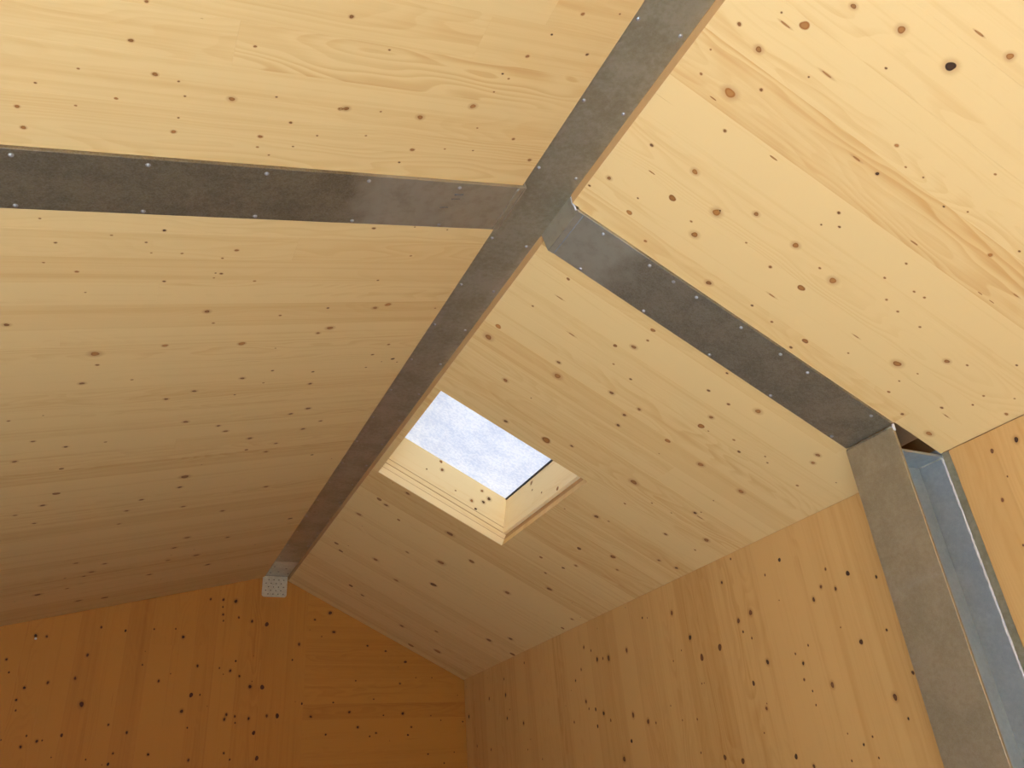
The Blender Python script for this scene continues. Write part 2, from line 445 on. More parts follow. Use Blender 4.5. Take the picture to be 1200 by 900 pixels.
PR.add_knots(760, 0, 2.727, [(655,20,8,.5),(512,66,14,.15),(290,77,6,.5),(425,40,3),(352,158,9,.35),(808,95,12,.3),(965,212,16,1.0),(1155,180,11,.2),(759,218,4,.8),(512,246,3),(260,297,15,.1),(168,236,4),(360,287,5,.6),(244,418,5,.5),(148,549,8,.2),(10,464,5,.8),(76,633,10,.4),(217,679,11,.15),(344,684,7),(147,750,9,.4),(470,784,9,.2),(608,680,5,.7),(610,725,4,.7),(552,718,3),(731,555,6,.95),(793,465,6,.1),(878,567,3),(1108,557,4),(945,659,4),(1020,677,3),(1092,815,7,.1),(1185,803,4),(312,776,3),(437,78,20,S),(570,238,20,S),(400,504,18,S),(665,507,18,S),(200,322,14,S),(1057,107,22,S),(837,785,18,S)])
PR.add_knots(860, 220, 2.812, [(75,87,6),(203,189,9,.35),(227,326,11,.35),(326,306,11,.15),(120,261,5),(283,265,4),(60,388,4,.8),(125,442,4),(235,505,9,.45),(188,526,5),(345,83,6,.7),(347,129,4,.7),(288,122,3),(568,250,4),(497,297,4),(628,362,4),(845,221,8,.4),(940,210,4),(693,60,3),(503,369,4),(540,408,4),(613,459,4),(538,580,12,.35),(702,572,8,.4),(769,585,4),(932,585,4,.8),(545,637,3),(510,673,5),(685,725,5,.6),(555,746,5,.6),(643,810,9,.15),(898,746,6,.3),(823,686,4),(790,714,4),(377,545,3),(925,695,3),(580,190,14,S),(403,490,12,S),(125,355,14,S),(700,752,12,S),(845,378,12,S),(930,355,14,S),(808,350,12,S)])
PR.add_knots(540, 140, 4, [(895,122,8,.85),(1098,244,12,.15),(695,275,8,.5),(603,310,5,.8),(990,369,15,.45),(1195,438,14,.1),(790,436,11,.1),(1092,540,11,.5),(1080,478,5),(1162,766,11,.6),(865,570,6),(830,369,4),(883,263,20,S)])
PR.add_knots(560, 280, 3, [(320,138,5),(37,345,9,.3),(68,312,8,.0),(193,236,3),(284,434,5,.6),(280,482,9,.2),(97,497,6),(613,323,7,.4),(597,357,4),(487,371,6),(548,380,7),(470,541,6,.6),(477,440,3),(515,619,5),(567,599,5),(493,655,5,.8),(537,493,4),(240,707,12,.3),(98,641,5),(330,728,4),(820,627,6),(776,664,10,.3),(672,706,8,.2),(881,581,5),(985,606,9,.2),(811,533,5),(876,472,4),(783,793,8,.2),(548,855,9,.4),(918,748,5),(925,888,8,.2),(1018,787,3),(1178,787,6),(1195,760,7),(1123,867,4),(1010,765,3),(288,207,12,S),(330,336,12,S)])
PR.add_knots(640, 500, 4.5, [(463,292,13,.4),(1015,133,7),(990,70,6,.1),(815,200,12,.15),(1030,345,10,.2),(785,455,8,.8),(845,598,11,.4),(265,474,9,.7),(352,686,11,.5),(687,745,7,.8),(170,645,9,.7),(157,733,6),(90,745,6),(375,755,5),(595,705,6),(630,567,7),(790,648,5),(558,403,4),(330,499,4),(17,856,9,.6),(660,455,3),(415,406,5),(810,478,18,S)])
PR.add_knots(250, 600, 3.75, [(640,10,6),(812,37,5),(1040,96,9,.6),(1000,222,9),(1135,217,8),(967,319,9,.8),(852,177,4),(713,209,6),(560,171,6),(543,135,6),(605,323,6,.7),(803,300,5),(655,366,4),(828,501,5),(980,525,4),(865,588,8),(985,612,8,.1)])
PR.add_knots(340, 420, 4.09, [(333,746,8),(517,776,6),(427,675,8),(460,703,6),(563,647,6),(765,840,10,.6)])
PR.add_knots(540, 560, 2.609, [(33,256,6),(142,351,5),(86,496,5),(152,492,4),(158,539,6),(262,340,5),(310,460,4),(415,432,4),(340,432,3),(660,275,4),(245,243,4),(260,290,3),(350,268,3)])
PW.add_knots(540, 560, 2.609, [(645,413,7),(555,428,4),(798,320,5),(825,248,4),(976,250,7,.9),(930,297,4),(1115,279,5),(1180,293,9,.9),(1101,333,6),(1146,339,6),(1079,372,7,.7),(886,412,9,.2),(849,437,8),(865,470,5),(701,488,8,.95),(792,518,11,.4),(740,548,11,.35),(507,527,7),(417,555,7,.9),(452,551,9),(437,551,5),(938,563,8,.8),(1047,567,6,.9),(899,627,8),(1136,633,9),(376,518,5),(398,528,4),(351,620,4,.9),(368,586,4),(383,684,6),(392,706,4),(415,707,6,.9),(437,720,7,.9),(420,759,6,.8),(460,741,5),(137,664,6,.8),(87,675,5),(193,566,4),(132,615,4),(142,735,5,.9),(192,750,6),(25,730,6,.8),(527,725,8),(573,745,8,.5),(597,749,4),(347,747,4),(500,860,9),(521,805,7,.95),(737,629,3),(650,560,3),(678,741,3),(723,738,4),(935,705,6),(1050,617,5),(1023,538,4),(1089,694,4),(1079,651,4),(928,780,3),(808,855,9,.5),(868,865,10,.5),(1028,852,9,.9),(1080,882,7,.6),(737,840,4),(93,831,4),(50,820,4),(205,831,3),(250,860,3),(150,708,3),(890,490,4),(1062,512,4)])
PW.add_knots(960, 620, 3.214, [(103,167,8,.95),(23,151,6),(60,225,6),(215,180,7,.9),(254,380,6,.9),(158,425,11,.7),(353,541,8,.7),(286,633,13,.6),(336,714,6,.95),(49,588,8,.8),(201,782,5),(168,812,6,.95),(225,862,5),(123,873,5),(7,217,4)])
PW.add_knots(1100, 480, 3.21, [(292,113,11,.9),(209,152,9,.2),(255,253,4),(240,340,8,.0),(318,510,5)])
GK = [(132,268,8,1.0),(173,271,6),(24,356,6),(33,404,5),(90,461,7,.9),(60,506,6,.9),(58,545,5),(177,442,7),(278,426,7),(375,237,6),(469,250,6,.9),(571,244,4,.9),(650,243,4),(678,273,7,.8),(324,340,7),(302,522,12,.6),(827,135,6),(825,162,4),(826,190,5),(827,213,4),(873,141,8),(884,201,5),(933,215,6),(981,226,10,.5),(731,380,6),(587,436,6),(699,488,10,.6),(672,548,8,.7),(740,487,4),(812,388,4),(852,398,6),(874,362,5),(886,418,5),(925,457,8),(962,459,11,.6),(838,560,6),(830,578,6),(869,567,5),(870,591,4),(920,575,6,.9),(987,565,6),(1026,565,10,.7),(943,628,9,.7),(950,722,10,.5),(828,703,5),(849,727,5),(697,729,6),(693,609,4),(548,708,6,.9),(397,744,7,.9),(469,627,6,.8),(401,598,5),(418,704,5),(317,727,4),(98,639,5),(76,680,7),(136,659,7),(225,637,8,.6),(156,656,4),(1107,300,6),(1082,358,4),(1131,411,5),(1117,520,5),(8,654,4),(527,376,4),(780,133,5)]
PG.add_knots(0, 660, 3.158, GK)
PH.add_knots(345, 690, 4.284, [(180,121,11,.6),(103,155,6),(198,217,9,.5),(367,286,6,.9),(458,313,7),(557,367,9,.6),(308,462,5),(530,476,6),(195,573,6),(398,554,5,.1),(276,619,8,.7),(544,626,9,.7),(82,642,8),(447,635,5),(318,695,8,.7),(410,724,6),(378,741,6),(157,732,6,.9),(587,694,6),(570,740,7,.8),(685,637,4),(845,667,5),(735,660,4),(671,832,6),(752,875,5),(802,820,4),(137,240,4),(610,446,4),(690,447,4)])

# ------------------------------------------------------------------ ceiling: four cross-laminated roof panels
ceiling = root('ceiling', (XR, 1.4, ZR), 'sloping pale spruce board ceiling on both sides of the steel ridge beam', 'ceiling', 'structure')
uR = lambda x: (x-XR)/cR
uL = lambda x: (XR-x)/cL
RCUT, LCUT = RF_X1+0.0006, 0.8095                      # board ends at the ridge flange
KX = 1.9860                                     # where the rafter flange stops and the column begins
# right, near panel
p = part_root('roof_panel', ceiling); p['label'] = 'brightest boards to the right of ridge, nearest panel'
vb = bounds([YN, 0.50, 0.64, 0.775, 0.907, 1.033, 1.16, 1.295, WYM-0.004], 3)
iB = vb.index(0.775)
boards(PR, vb[:-1], (uR(RCUT), uR(XW)), p, WOOD, 11, extra=6,
       opts={iB: dict(tone=0.72, ringy=1.0), iB-1: dict(tone=0.25, ringy=0.55), iB+1: dict(tone=0.2, ringy=0.15), iB+2: dict(tone=0.42, ringy=0.4), iB-2: dict(tone=0.3, ringy=0.5), iB-3: dict(tone=0.3, ringy=0.3)})
boards(PR, [vb[-2], WY0-0.002], (uR(RCUT), uR(KX)), p, WOOD, 12, opts={0: dict(tone=0.62, ringy=0.8)})
boards(PR, [WY0-0.002, vb[-1]], (uR(0.979), uR(KX)), p, WOOD, 14)
boards(PR, [vb[-2], WY0-0.002], (uR(KX), uR(XW)), p, WOOD, 13, opts={0: dict(tone=0.5)})
# right, far panel with the roof-window opening
SK_X0, SK_X1, SK_Y0, SK_Y1 = 0.985, 1.588, 2.444, 3.250
p = part_root('roof_panel', ceiling); p['label'] = 'boards around the roof window, right of ridge'
vb = bounds([WYM+0.004, 1.60, 1.725, 1.842, 1.97, 2.08, 2.20, 2.33, SK_Y0, 2.56, 2.68, 2.80, 2.92, 3.03, 3.14, SK_Y1, 3.35, 3.46, YG+0.06], 5)
hole = [(uR(SK_X0), uR(SK_X1), SK_Y0, SK_Y1)]
jj = {vb.index(2.08): [uR(1.735)]}
boards(PR, [vb[0], WY1+0.004], (uR(0.979), uR(KX)), p, WOOD, 24)
boards(PR, [WY1+0.004, vb[1]], (uR(RCUT), uR(KX)), p, WOOD, 21)
boards(PR, [WY1+0.004, vb[1]], (uR(KX), uR(XW)), p, WOOD, 22)
boards(PR, vb[1:], (uR(RCUT), uR(XW)), p, WOOD, 23, joints={k-1: v for k, v in jj.items()}, holes=hole, extra=4)
# left, near panel
p = part_root('roof_panel', ceiling); p['label'] = 'yellow boards left of the ridge, nearest panel'
vb = bounds([YN, 0.76, 0.885, 1.00, 1.105, 1.225, WYM-0.004], 7, 0.11, 0.15, keep=0.235)
jj = {vb.index(1.00): [uL(0.04), uL(-1.3)], vb.index(0.885): [uL(0.5), uL(-1.0)], vb.index(0.76): [uL(0.62)]}
boards(PL, vb, (uL(LCUT), uL(XL)), p, WOOD, 31, joints=jj, extra=4, opts={vb.index(1.00): dict(ringy=0.9, tone=0.45)})
# left, far panel
p = part_root('roof_panel', ceiling); p['label'] = 'boards left of the ridge, far panel'
vb = bounds([WYM+0.004, 1.625, 1.727, 1.835, 1.933, 2.055, 2.14, 2.295, 2.42, 2.534, 2.64, 2.73, 2.827, 2.93, 3.008, 3.12, 3.25, 3.40, 3.60, YG+0.06], 9, 0.10, 0.135)
jj = {vb.index(1.835): [uL(-0.03)], vb.index(2.534): [uL(-0.2)], vb.index(1.625): [uL(0.28)], vb.index(2.055): [uL(-0.25)], vb.index(2.827): [uL(0.1)]}
boards(PL, vb, (uL(LCUT), uL(XL)), p, WOOD, 33, joints=jj, extra=3)
def edge_prism(y0, y1):
    x0 = RF_X1+0.0006; z0 = roofR(x0)+0.0002; q = 0.055
    A = [(x0, z0), (x0, z0+q/cR), (x0+q*sR, z0+q*cR)]
    V = [Vector((x, y, z)) for y in (y0, y1) for x, z in A]
    mesh_obj('panel_edge', V, [(0, 1, 2), (5, 4, 3), (0, 3, 4, 1), (1, 4, 5, 2), (2, 5, 3, 0)], EDGE, ceiling)
edge_prism(YN, WY0-0.001); edge_prism(WY1+0.001, YG-0.004)
# backing layers behind the visible boards, with the opening left free
def slab(pl, u0, u1, v0, v1, w0, w1, name, mat, parent):
    return obox(name, pl.at(u0, v0, w0), pl.U*(u1-u0), pl.V*(v1-v0), -pl.N*(w1-w0), mat, parent)
for (u0, u1, v0, v1) in ((uR(RCUT)+0.03, uR(KX), YN, WYM-0.006), (uR(KX), uR(XW+0.1), YN, WY0-0.004),
                         (uR(RCUT)+0.03, uR(KX), WYM+0.006, 1.60), (uR(KX), uR(XW+0.1), WY1+0.006, 1.60),
                         (uR(RCUT), uR(XW+0.1), 1.60, SK_Y0), (uR(RCUT), uR(XW+0.1), SK_Y1, YG+0.1),
                         (uR(RCUT), uR(SK_X0), SK_Y0, SK_Y1), (uR(SK_X1), uR(XW+0.1), SK_Y0, SK_Y1)):
    slab(PR, u0, u1, v0, v1, 0.035, 0.09, 'cross_layer', CORE, ceiling)
for (v0, v1) in ((YN, WYM-0.006), (WYM+0.006, YG+0.1)):
    slab(PL, uL(LCUT), uL(XL-0.1), v0, v1, 0.035, 0.09, 'cross_layer', CORE, ceiling)
DH = 0.05  # unseen outer slabs below, added to block sky light above the panels
for (u0, u1, v0, v1) in ((-0.097, uR(XW+0.3), YN-0.1, SK_Y0-DH), (-0.097, uR(XW+0.3), SK_Y1+DH, YG+0.2), (-0.097, uR(SK_X0)-DH+0.04, SK_Y0-DH, SK_Y1+DH), (uR(SK_X1)+DH+0.06, uR(XW+0.3), SK_Y0-DH, SK_Y1+DH)):
    slab(PR, u0, u1, v0, v1, 0.19, 0.215, 'light_stop_deck', CORE, ceiling)
slab(PL, -0.047, uL(XL-0.3), YN-0.1, YG+0.2, 0.19, 0.215, 'light_stop_deck', CORE, ceiling)

# ------------------------------------------------------------------ walls, floor, ground
EZ = roofR(XW)                                   # eave height
wall_right = root('wall_right', (XW, 1.4, 0), 'right side wall of upright knotty spruce boards below the eave', 'wall', 'structure')
vb = bounds([YN, 0.95, 1.08, 1.21, 1.339], 41)
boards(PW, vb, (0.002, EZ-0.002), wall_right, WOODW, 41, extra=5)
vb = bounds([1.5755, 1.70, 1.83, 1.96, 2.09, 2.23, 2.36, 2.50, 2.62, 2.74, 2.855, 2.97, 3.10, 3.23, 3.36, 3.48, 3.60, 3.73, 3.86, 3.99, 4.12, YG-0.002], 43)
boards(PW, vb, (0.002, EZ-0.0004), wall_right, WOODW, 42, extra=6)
for v0, v1 in ((YN, 1.339), (1.5755, YG+0.1)):
    box('cross_layer', (XW+0.035, v0, 0), (XW+0.10, v1, EZ-0.05), CORE, wall_right)
box('light_stop_sheathing', (XW+0.101, YN-0.1, 0), (XW+0.12, YG+0.12, EZ+0.12), CORE, wall_right)  # unseen sheet, added to stop light leaking in at column and corner

wall_gable = root('wall_back', (XR, YG, 0), 'dark orange gable wall of knotty spruce boards at the far end', 'wall', 'structure')
clG = [((1.0, -TL), ZR-TL*XR-0.002), ((1.0, TR), ZR+TR*XR-0.002)]       # below both slopes, (u=z, v=x)
XJ = 1.0935
vb = bounds([XL, -0.56, -0.43, -0.30, -0.175, -0.055, 0.07, 0.20, 0.32, 0.44, 0.56, 0.69, 0.83, 0.96, XJ], 51)
jg = {vb.index(0.20): [1.07+CAMZ], vb.index(0.32): [1.07+CAMZ], vb.index(0.44): [1.07+CAMZ], vb.index(-0.175): [1.08+CAMZ]}
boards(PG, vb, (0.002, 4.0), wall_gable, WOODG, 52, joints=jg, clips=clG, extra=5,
       opts={vb.index(-0.175): dict(tone=0.7), vb.index(0.83): dict(tone=0.75), vb.index(0.69): dict(tone=0.7), vb.index(0.96): dict(tone=0.65)})
clH = [((TR, 1.0), ZR+TR*XR-0.002), ((1.0, 0.0), XW-0.001)]              # (u=x, v=z)
vb = bounds([0.002, 0.538+CAMZ, 0.646+CAMZ, 0.735+CAMZ, 0.88+CAMZ, 0.97+CAMZ, 1.06+CAMZ, 1.20+CAMZ, 1.36+CAMZ, 1.52+CAMZ], 55)
i0 = vb.index(0.646+CAMZ)
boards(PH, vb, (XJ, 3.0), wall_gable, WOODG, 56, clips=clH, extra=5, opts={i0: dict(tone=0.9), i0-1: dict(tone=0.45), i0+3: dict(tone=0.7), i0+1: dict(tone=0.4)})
mesh_obj('cross_layer', [Vector((x, y, z)) for y in (YG+0.035, YG+0.10) for x, z in ((XL-0.1, 0), (XW+0.1, 0), (XW+0.1, EZ+0.1), (XR, ZR+0.15), (XL-0.1, roofL(XL)+0.1))],
         [(0, 1, 2, 3, 4), (9, 8, 7, 6, 5)]+[(i, i+5, (i+1) % 5+5, (i+1) % 5) for i in range(5)], CORE, wall_gable)

q = PG.at(*PG.pix(41.8, 748.3), -0.0006)  # pale dot painting daylight that comes through a knot hole
disc_v = [q+Vector((0.0065*math.cos(t*math.pi/5), 0, 0.0065*math.sin(t*math.pi/5))) for t in range(10)]
mesh_obj('daylight_dot', disc_v+[q+Vector((0, -0.003, 0))], [(i, (i+1) % 10, 10) for i in range(10)]+[tuple(reversed(range(10)))], plain('painted_daylight', (0.85, 0.85, 0.80), 0.4), wall_gable)
wall_left = root('wall_left', (XL, 1.4, 0), 'left side wall of spruce panels, low eave side', 'wall', 'structure')
LZ = roofL(XL)-0.004
wall_near = root('wall_front', (XR, YN, 0), 'near gable wall of timber panels behind the viewpoint', 'wall', 'structure')
def wall_box(name, p0, p1, parent, mat=WOODW):
    o = box(name, p0, p1, mat, parent)
    n = len(o.data.vertices)
    co = [worldloc(o)+v.co for v in o.data.vertices]
    a = o.data.attributes.new('grain', 'FLOAT_VECTOR', 'POINT'); a.data.foreach_set('vector', [t for c in co for t in (c.z, c.x+c.y, 0)])
    a = o.data.attributes.new('knot', 'FLOAT_COLOR', 'POINT'); a.data.foreach_set('color', [0, 0, 0, 1]*n)
    a = o.data.attributes.new('plank', 'FLOAT_COLOR', 'POINT'); a.data.foreach_set('color', [0.5, 0.0, 0.06, 0.3]*n)
    return o
LH = roofL(XL)-0.12
wall_box('wall_panel', (XL-0.1, YN-0.1, 0), (XL, SUN_OPEN_Y0, LZ), wall_left)
wall_box('wall_panel', (XL-0.1, SUN_OPEN_Y1, 0), (XL, YG+0.1, LZ), wall_left)
wall_box('lintel_panel', (XL-0.1, SUN_OPEN_Y0, LH), (XL, SUN_OPEN_Y1, LZ), wall_left)
mesh_obj('wall_panel', [Vector((x, y, z)) for y in (YN-0.1, YN) for x, z in ((XL-0.1, 0), (XW+0.12, 0), (XW+0.12, EZ-0.01), (XR, ZR-0.01), (XL-0.1, roofL(XL)-0.01))],
         [(0, 1, 2, 3, 4), (9, 8, 7, 6, 5)]+[(i, i+5, (i+1) % 5+5, (i+1) % 5) for i in range(5)], CORE, wall_near)
fl = box('floor', (XL-0.1, YN-0.1, -0.15), (XW+0.1, YG+0.1, 0.0), FLOORM)
fl['kind'] = 'structure'; fl['label'] = 'bare grey concrete floor slab inside the timber house'; fl['category'] = 'floor'
gr = box('ground', (-30, -40, -0.25), (30, 30, -0.16), GROUND)
gr['kind'] = 'structure'; gr['label'] = 'grey gravel ground outside the open doorway'; gr['category'] = 'ground'

# ------------------------------------------------------------------ steel frame
SCREW_ME = None
def screw(parent, pos, nrm, r=0.0041, h=0.0034):
    """pan-head screw with washer, standing proud of the steel"""
    global SCREW_ME
    if SCREW_ME is None:
        prof = [(1.35, 0.0), (1.35, 0.25), (1.0, 0.28), (0.98, 0.75), (0.70, 1.0), (0.34, 1.0), (0.30, 0.55)]
        V, F = [], []
        seg = 10
        for (q, z) in prof:
            for i in range(seg):
                a = 2*math.pi*i/seg; V.append((q*r*math.cos(a), q*r*math.sin(a), z*h))
        for k in range(len(prof)-1):
            for i in range(seg):
                j = (i+1) % seg; F.append((k*seg+i, k*seg+j, (k+1)*seg+j, (k+1)*seg+i))
        F.append(tuple((len(prof)-1)*seg+i for i in range(seg)))
        SCREW_ME = bpy.data.meshes.new('screw'); SCREW_ME.from_pydata(V, [], F); SCREW_ME.materials.append(SCREW)
    o = bpy.data.objects.new('screw', SCREW_ME); COL.objects.link(o); o.parent = parent
    o.location = Vector(pos)-worldloc(parent)
    o.rotation_euler = Vector(nrm).to_track_quat('Z', 'Y').to_euler()
    return o
def bead(name, pts, r, mat, parent, seed):
    """wavy weld bead along a polyline"""
    rng = random.Random(seed); V, F = [], []; seg = 6
    P = []
    for a, b_ in zip(pts[:-1], pts[1:]):
        a, b_ = Vector(a), Vector(b_); n = max(2, int((b_-a).length/0.008))
        P += [a+(b_-a)*(i/n) for i in range(n)]
    P.append(Vector(pts[-1]))
    d = (Vector(pts[-1])-Vector(pts[0])).normalized()
    s1 = d.orthogonal().normalized(); s2 = d.cross(s1)
    for p_ in P:
        q = r*rng.uniform(0.65, 1.25); off = s1*rng.uniform(-.3, .3)*r+s2*rng.uniform(-.3, .3)*r
        for i in range(seg):
            a = 2*math.pi*i/seg; V.append(p_+off+s1*q*math.cos(a)+s2*q*math.sin(a))
    for k in range(len(P)-1):
        for i in range(seg):
            j = (i+1) % seg; F.append((k*seg+i, k*seg+j, (k+1)*seg+j, (k+1)*seg+i))
    F.append(tuple(reversed(range(seg)))); F.append(tuple((len(P)-1)*seg+i for i in range(seg)))
    return mesh_obj(name, V, F, mat, parent, smooth=True)

TF = 0.0095
# ridge beam
rb = root('steel_ridge_beam', (XR, 1.4, RF_Z), 'long galvanised steel ridge beam running under the peak of ceiling', 'beam')
box('bottom_flange', (RF_X0, YN+0.01, RF_Z), (RF_X1, YG-0.004, RF_Z+TF), STEEL, rb, 0.0015)
box('web', (XR-0.003, YN+0.01, RF_Z+TF), (XR+0.003, YG-0.004, RF_Z+0.124), STEEL, rb)
box('top_flange', (RF_X0, YN+0.01, RF_Z+0.124), (RF_X1, YG-0.004, RF_Z+0.133), STEEL, rb)
ys = [-1.54+0.237*i for i in range(13) if -1.54+0.237*i < 1.32]+[1.607+0.2395*i for i in range(14)]
for y in ys:
    for x in (0.8265, 0.9395):
        screw(rb, (x, y, RF_Z), (0, 0, -1))

# left rafter
def rafter(name, label, pl, u0, u1, utop, mat, scr):
    o = root(name, pl.at(u0, WYM, 0), label, 'beam')
    def bar(nm, v0, v1, w0, w1, ua=u0, ub=u1, bv=0.0015):
        return obox(nm, pl.at(ua, v0, w0), pl.U*(ub-ua), pl.V*(v1-v0), -pl.N*(w1-w0), mat, o, bv)
    bar('bottom_flange', WY0, WY1, -TF-0.0006, -0.0006)
    bar('web', WYM-0.003, WYM+0.003, -0.0006, 0.155, utop, u1, 0)
    bar('top_flange', WY0, WY1, 0.155, 0.164, utop, u1, 0)
    for (u, v) in scr: screw(o, pl.at(u, v, -TF-0.0006), pl.N)
    return o, bar
scr = []
for x in (0.628, 0.389, 0.153, -0.085, -0.321, -0.557, -0.793, -1.03, -1.27, -1.5, -1.74, -1.98):
    scr += [(uL(x), 1.3845), (uL(x), 1.5360)]
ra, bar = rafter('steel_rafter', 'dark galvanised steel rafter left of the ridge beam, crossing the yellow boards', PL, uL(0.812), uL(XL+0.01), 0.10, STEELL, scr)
bar('end_plate', WY0, WY1, -0.0105, 0.12, uL(0.812)-0.006, uL(0.812)-0.0002, 0)
bead('weld_bead', [PL.at(uL(0.795), WY0+0.006, -TF-0.0008), PL.at(uL(0.795), WY1-0.006, -TF-0.0008)], 0.0028, STEELL, ra, 5)
for (px, py) in ((533, 229), (519, 239), (537, 224)):       # scuffs where a clamp sat
    u, v = PL.pix(px, py)
    bead('clamp_mark', [PL.at(u-0.012, v, -TF-0.0005), PL.at(u+0.012, v+0.003, -TF-0.0005)], 0.0016, HOLE_SHADE, ra, px)
# right rafter
scr = [(uR(x), 1.5375) for x in (1.078, 1.281, 1.499, 1.707, 1.921)]+[(uR(x), 1.3860) for x in (1.065, 1.207, 1.281, 1.353, 1.495, 1.623, 1.712, 1.926)]
rr_, bar = rafter('steel_rafter', 'grey galvanised steel rafter from the ridge beam down to the column', PR, uR(0.9780), uR(1.982), 0.10, STEELR, scr)
rr_.name = 'steel_rafter'
obox('end_plate', (0.9587, WY0+0.001, RF_Z+0.002), (0.0160, 0, -0.055), (0, WY1-WY0-0.002, 0), (0.0024, 0, 0.0007), STEELR, rr_, 0.0003)
bar('packing_strip', WY0+0.001, WY1-0.001, -TF-0.0026, -TF-0.0008, uR(0.981), uR(0.996), 0.0005)
bead('weld_bead', [(0.9600, WY0+0.003, RF_Z-0.004), (0.968, WY0+0.001, RF_Z-0.048)], 0.0038, WELD, rr_, 8)
bead('weld_bead', [PR.at(uR(0.998), WY0+0.006, -TF-0.0006), PR.at(uR(0.998), WY1-0.006, -TF-0.0006)], 0.0014, STEELI, rr_, 9)

# column
cz = roofR(CX0)-0.004-TF
co = root('steel_column', ((CX0+CX1)/2, WYM, 0), 'galvanised steel column standing against the right wall with a white weld in its open channel', 'column')
box('inner_flange', (CX0, WY0, 0), (CX0+TF, WY1, cz-0.010), STEELC, co, 0.0015)
box('web', (CX0+TF, WYM-0.003, 0), (CX1, WYM+0.003, EZ+0.02), STEELI, co)
box('outer_flange', (CX1, WY0, 0), (CX1+TF, WY1, EZ+0.02), STEELI, co, 0.0012)
capz = 0.862+CAMZ
box('cap_plate', (CX0+TF+0.0005, WY0+0.001, capz), (CX1-0.0005, WYM-0.0035, capz+0.008), STEELI, co, 0.001)
box('fixing_plate', (CX1-0.0005, 1.3405, 0), (CX1+0.0075, WY0-0.0005, capz+0.012), STEEL, co, 0.0005)
bead('weld_bead', [(CX1-0.001, WY0+0.003, 0.02), (CX1-0.001, WY0+0.003, capz-0.002)], 0.0030, WELD, co, 21)
bead('weld_bead', [(CX1-0.002, WY0+0.003, capz-0.001), (CX1-0.002, WYM-0.005, capz-0.001)], 0.0022, ZINC, co, 22)
bead('weld_bead', [(CX0+0.002, WY0+0.004, cz-0.008), (CX0+0.002, WY1-0.004, cz-0.008)], 0.0040, STEELR, co, 23)
bead('weld_bead', [(CX0+0.004, WY0-0.001, cz-0.002), (CX0+0.006, WY0-0.001, cz-0.022)], 0.0040, WELD, co, 24)

# ------------------------------------------------------------------ perforated angle bracket at the far end of the ridge beam
ab = root('angle_bracket', (0.878, YG, 1.37+CAMZ), 'perforated zinc angle bracket joining ridge beam to the gable wall', 'bracket')
bx0, bx1 = 0.800, 0.9525
def rounded_plate(name, pts, n, thick, parent):
    V = [Vector(q) for q in pts]+[Vector(q)+Vector(n)*thick for q in pts]; k = len(pts)
    F = [tuple(range(k)), tuple(reversed(range(k, 2*k)))]+[(i, i+k, (i+1) % k+k, (i+1) % k) for i in range(k)]
    return mesh_obj(name, V, F, ZINC, parent)
zb, zt, rc = 1.370+CAMZ, RF_Z-0.0035, 0.016
pts = [(bx0, YG-0.004, zt), (bx1, YG-0.004, zt)]
for cx_, a0 in ((bx1-rc, 0), (bx0+rc, -90)):
    for i in range(5):
        a = math.radians(a0-90*i/4); pts.append((cx_+rc*math.cos(a), YG-0.004, zb+rc+rc*math.sin(a)))
rounded_plate('wall_leg', pts, (0, 0.003, 0), 1.0, ab)
box('beam_leg', (RF_X0+0.002, YG-0.30, RF_Z-0.0034), (RF_X1-0.002, YG-0.004, RF_Z-0.0006), ZINC, ab, 0.0008)
box('fold_shade_strip', (bx0, YG-0.006, zt-0.001), (bx1, YG-0.0042, zt+0.002), HOLE_SHADE, ab)  # dark strip painting the shade along the bracket's fold
def disc(name, c, a, b_, r, mat, parent):
    c, a, b_ = Vector(c), Vector(a), Vector(b_)
    return mesh_obj(name, [c+a*r*math.cos(t*math.pi/4)+b_*r*math.sin(t*math.pi/4) for t in range(8)], [tuple(range(8))], mat, parent)
for r_ in range(5):
    for c_ in range(4+(r_ % 2)):
        x = bx0+0.022+c_*0.031+(0 if r_ % 2 else 0.0155)
        if x > bx1-0.012: continue
        disc('nail_hole', (x, YG-0.0043, zb+0.018+r_*0.0225), (1, 0, 0), (0, 0, 1), 0.0037, HOLE_SHADE, ab)
for (x, y) in ((0.833, 5.03), (0.94, 5.03), (0.833, 4.90), (0.875, 5.0), (0.91, 4.93)):
    disc('nail_hole', (x, y, RF_Z-0.0037), (1, 0, 0), (0, -1, 0), 0.006, HOLE_SHADE, ab)

# ------------------------------------------------------------------ roof window
win = root('window_1', PR.at(uR(1.29), 2.85, 0), 'roof window opening with pale wood lining and white translucent cover', 'window', 'structure')
DEP, LAY = 0.232, 0.088
NR = -PR.N                                       # up through the roof
LEAN = Vector((0.045, 0, 0.241)).normalized()    # eave-side lining leans from the vertical
uA, uB = uR(SK_X0), uR(SK_X1)
def grained(o, pl_u, seed, tone=0.3):
    n = len(o.data.vertices); rng = random.Random(seed); a_, b_ = rng.uniform(0, 30), 0
    oth = PR.N.cross(Vector(pl_u))
    co_ = [v.co for v in o.data.vertices]
    a = o.data.attributes.new('grain', 'FLOAT_VECTOR', 'POINT'); a.data.foreach_set('vector', [t for c in co_ for t in (c.dot(Vector(pl_u))+a_, c.dot(PR.N), c.dot(oth))])
    a = o.data.attributes.new('knot', 'FLOAT_COLOR', 'POINT'); a.data.foreach_set('color', [0, 0, 0, 1]*n)
    a = o.data.attributes.new('plank', 'FLOAT_COLOR', 'POINT'); a.data.foreach_set('color', [tone, 0.0, 0.05, 0.35]*n)
    return o
LT = 0.022
fw = part_root('lining_far', win); fw.location = (0, 0, 0)
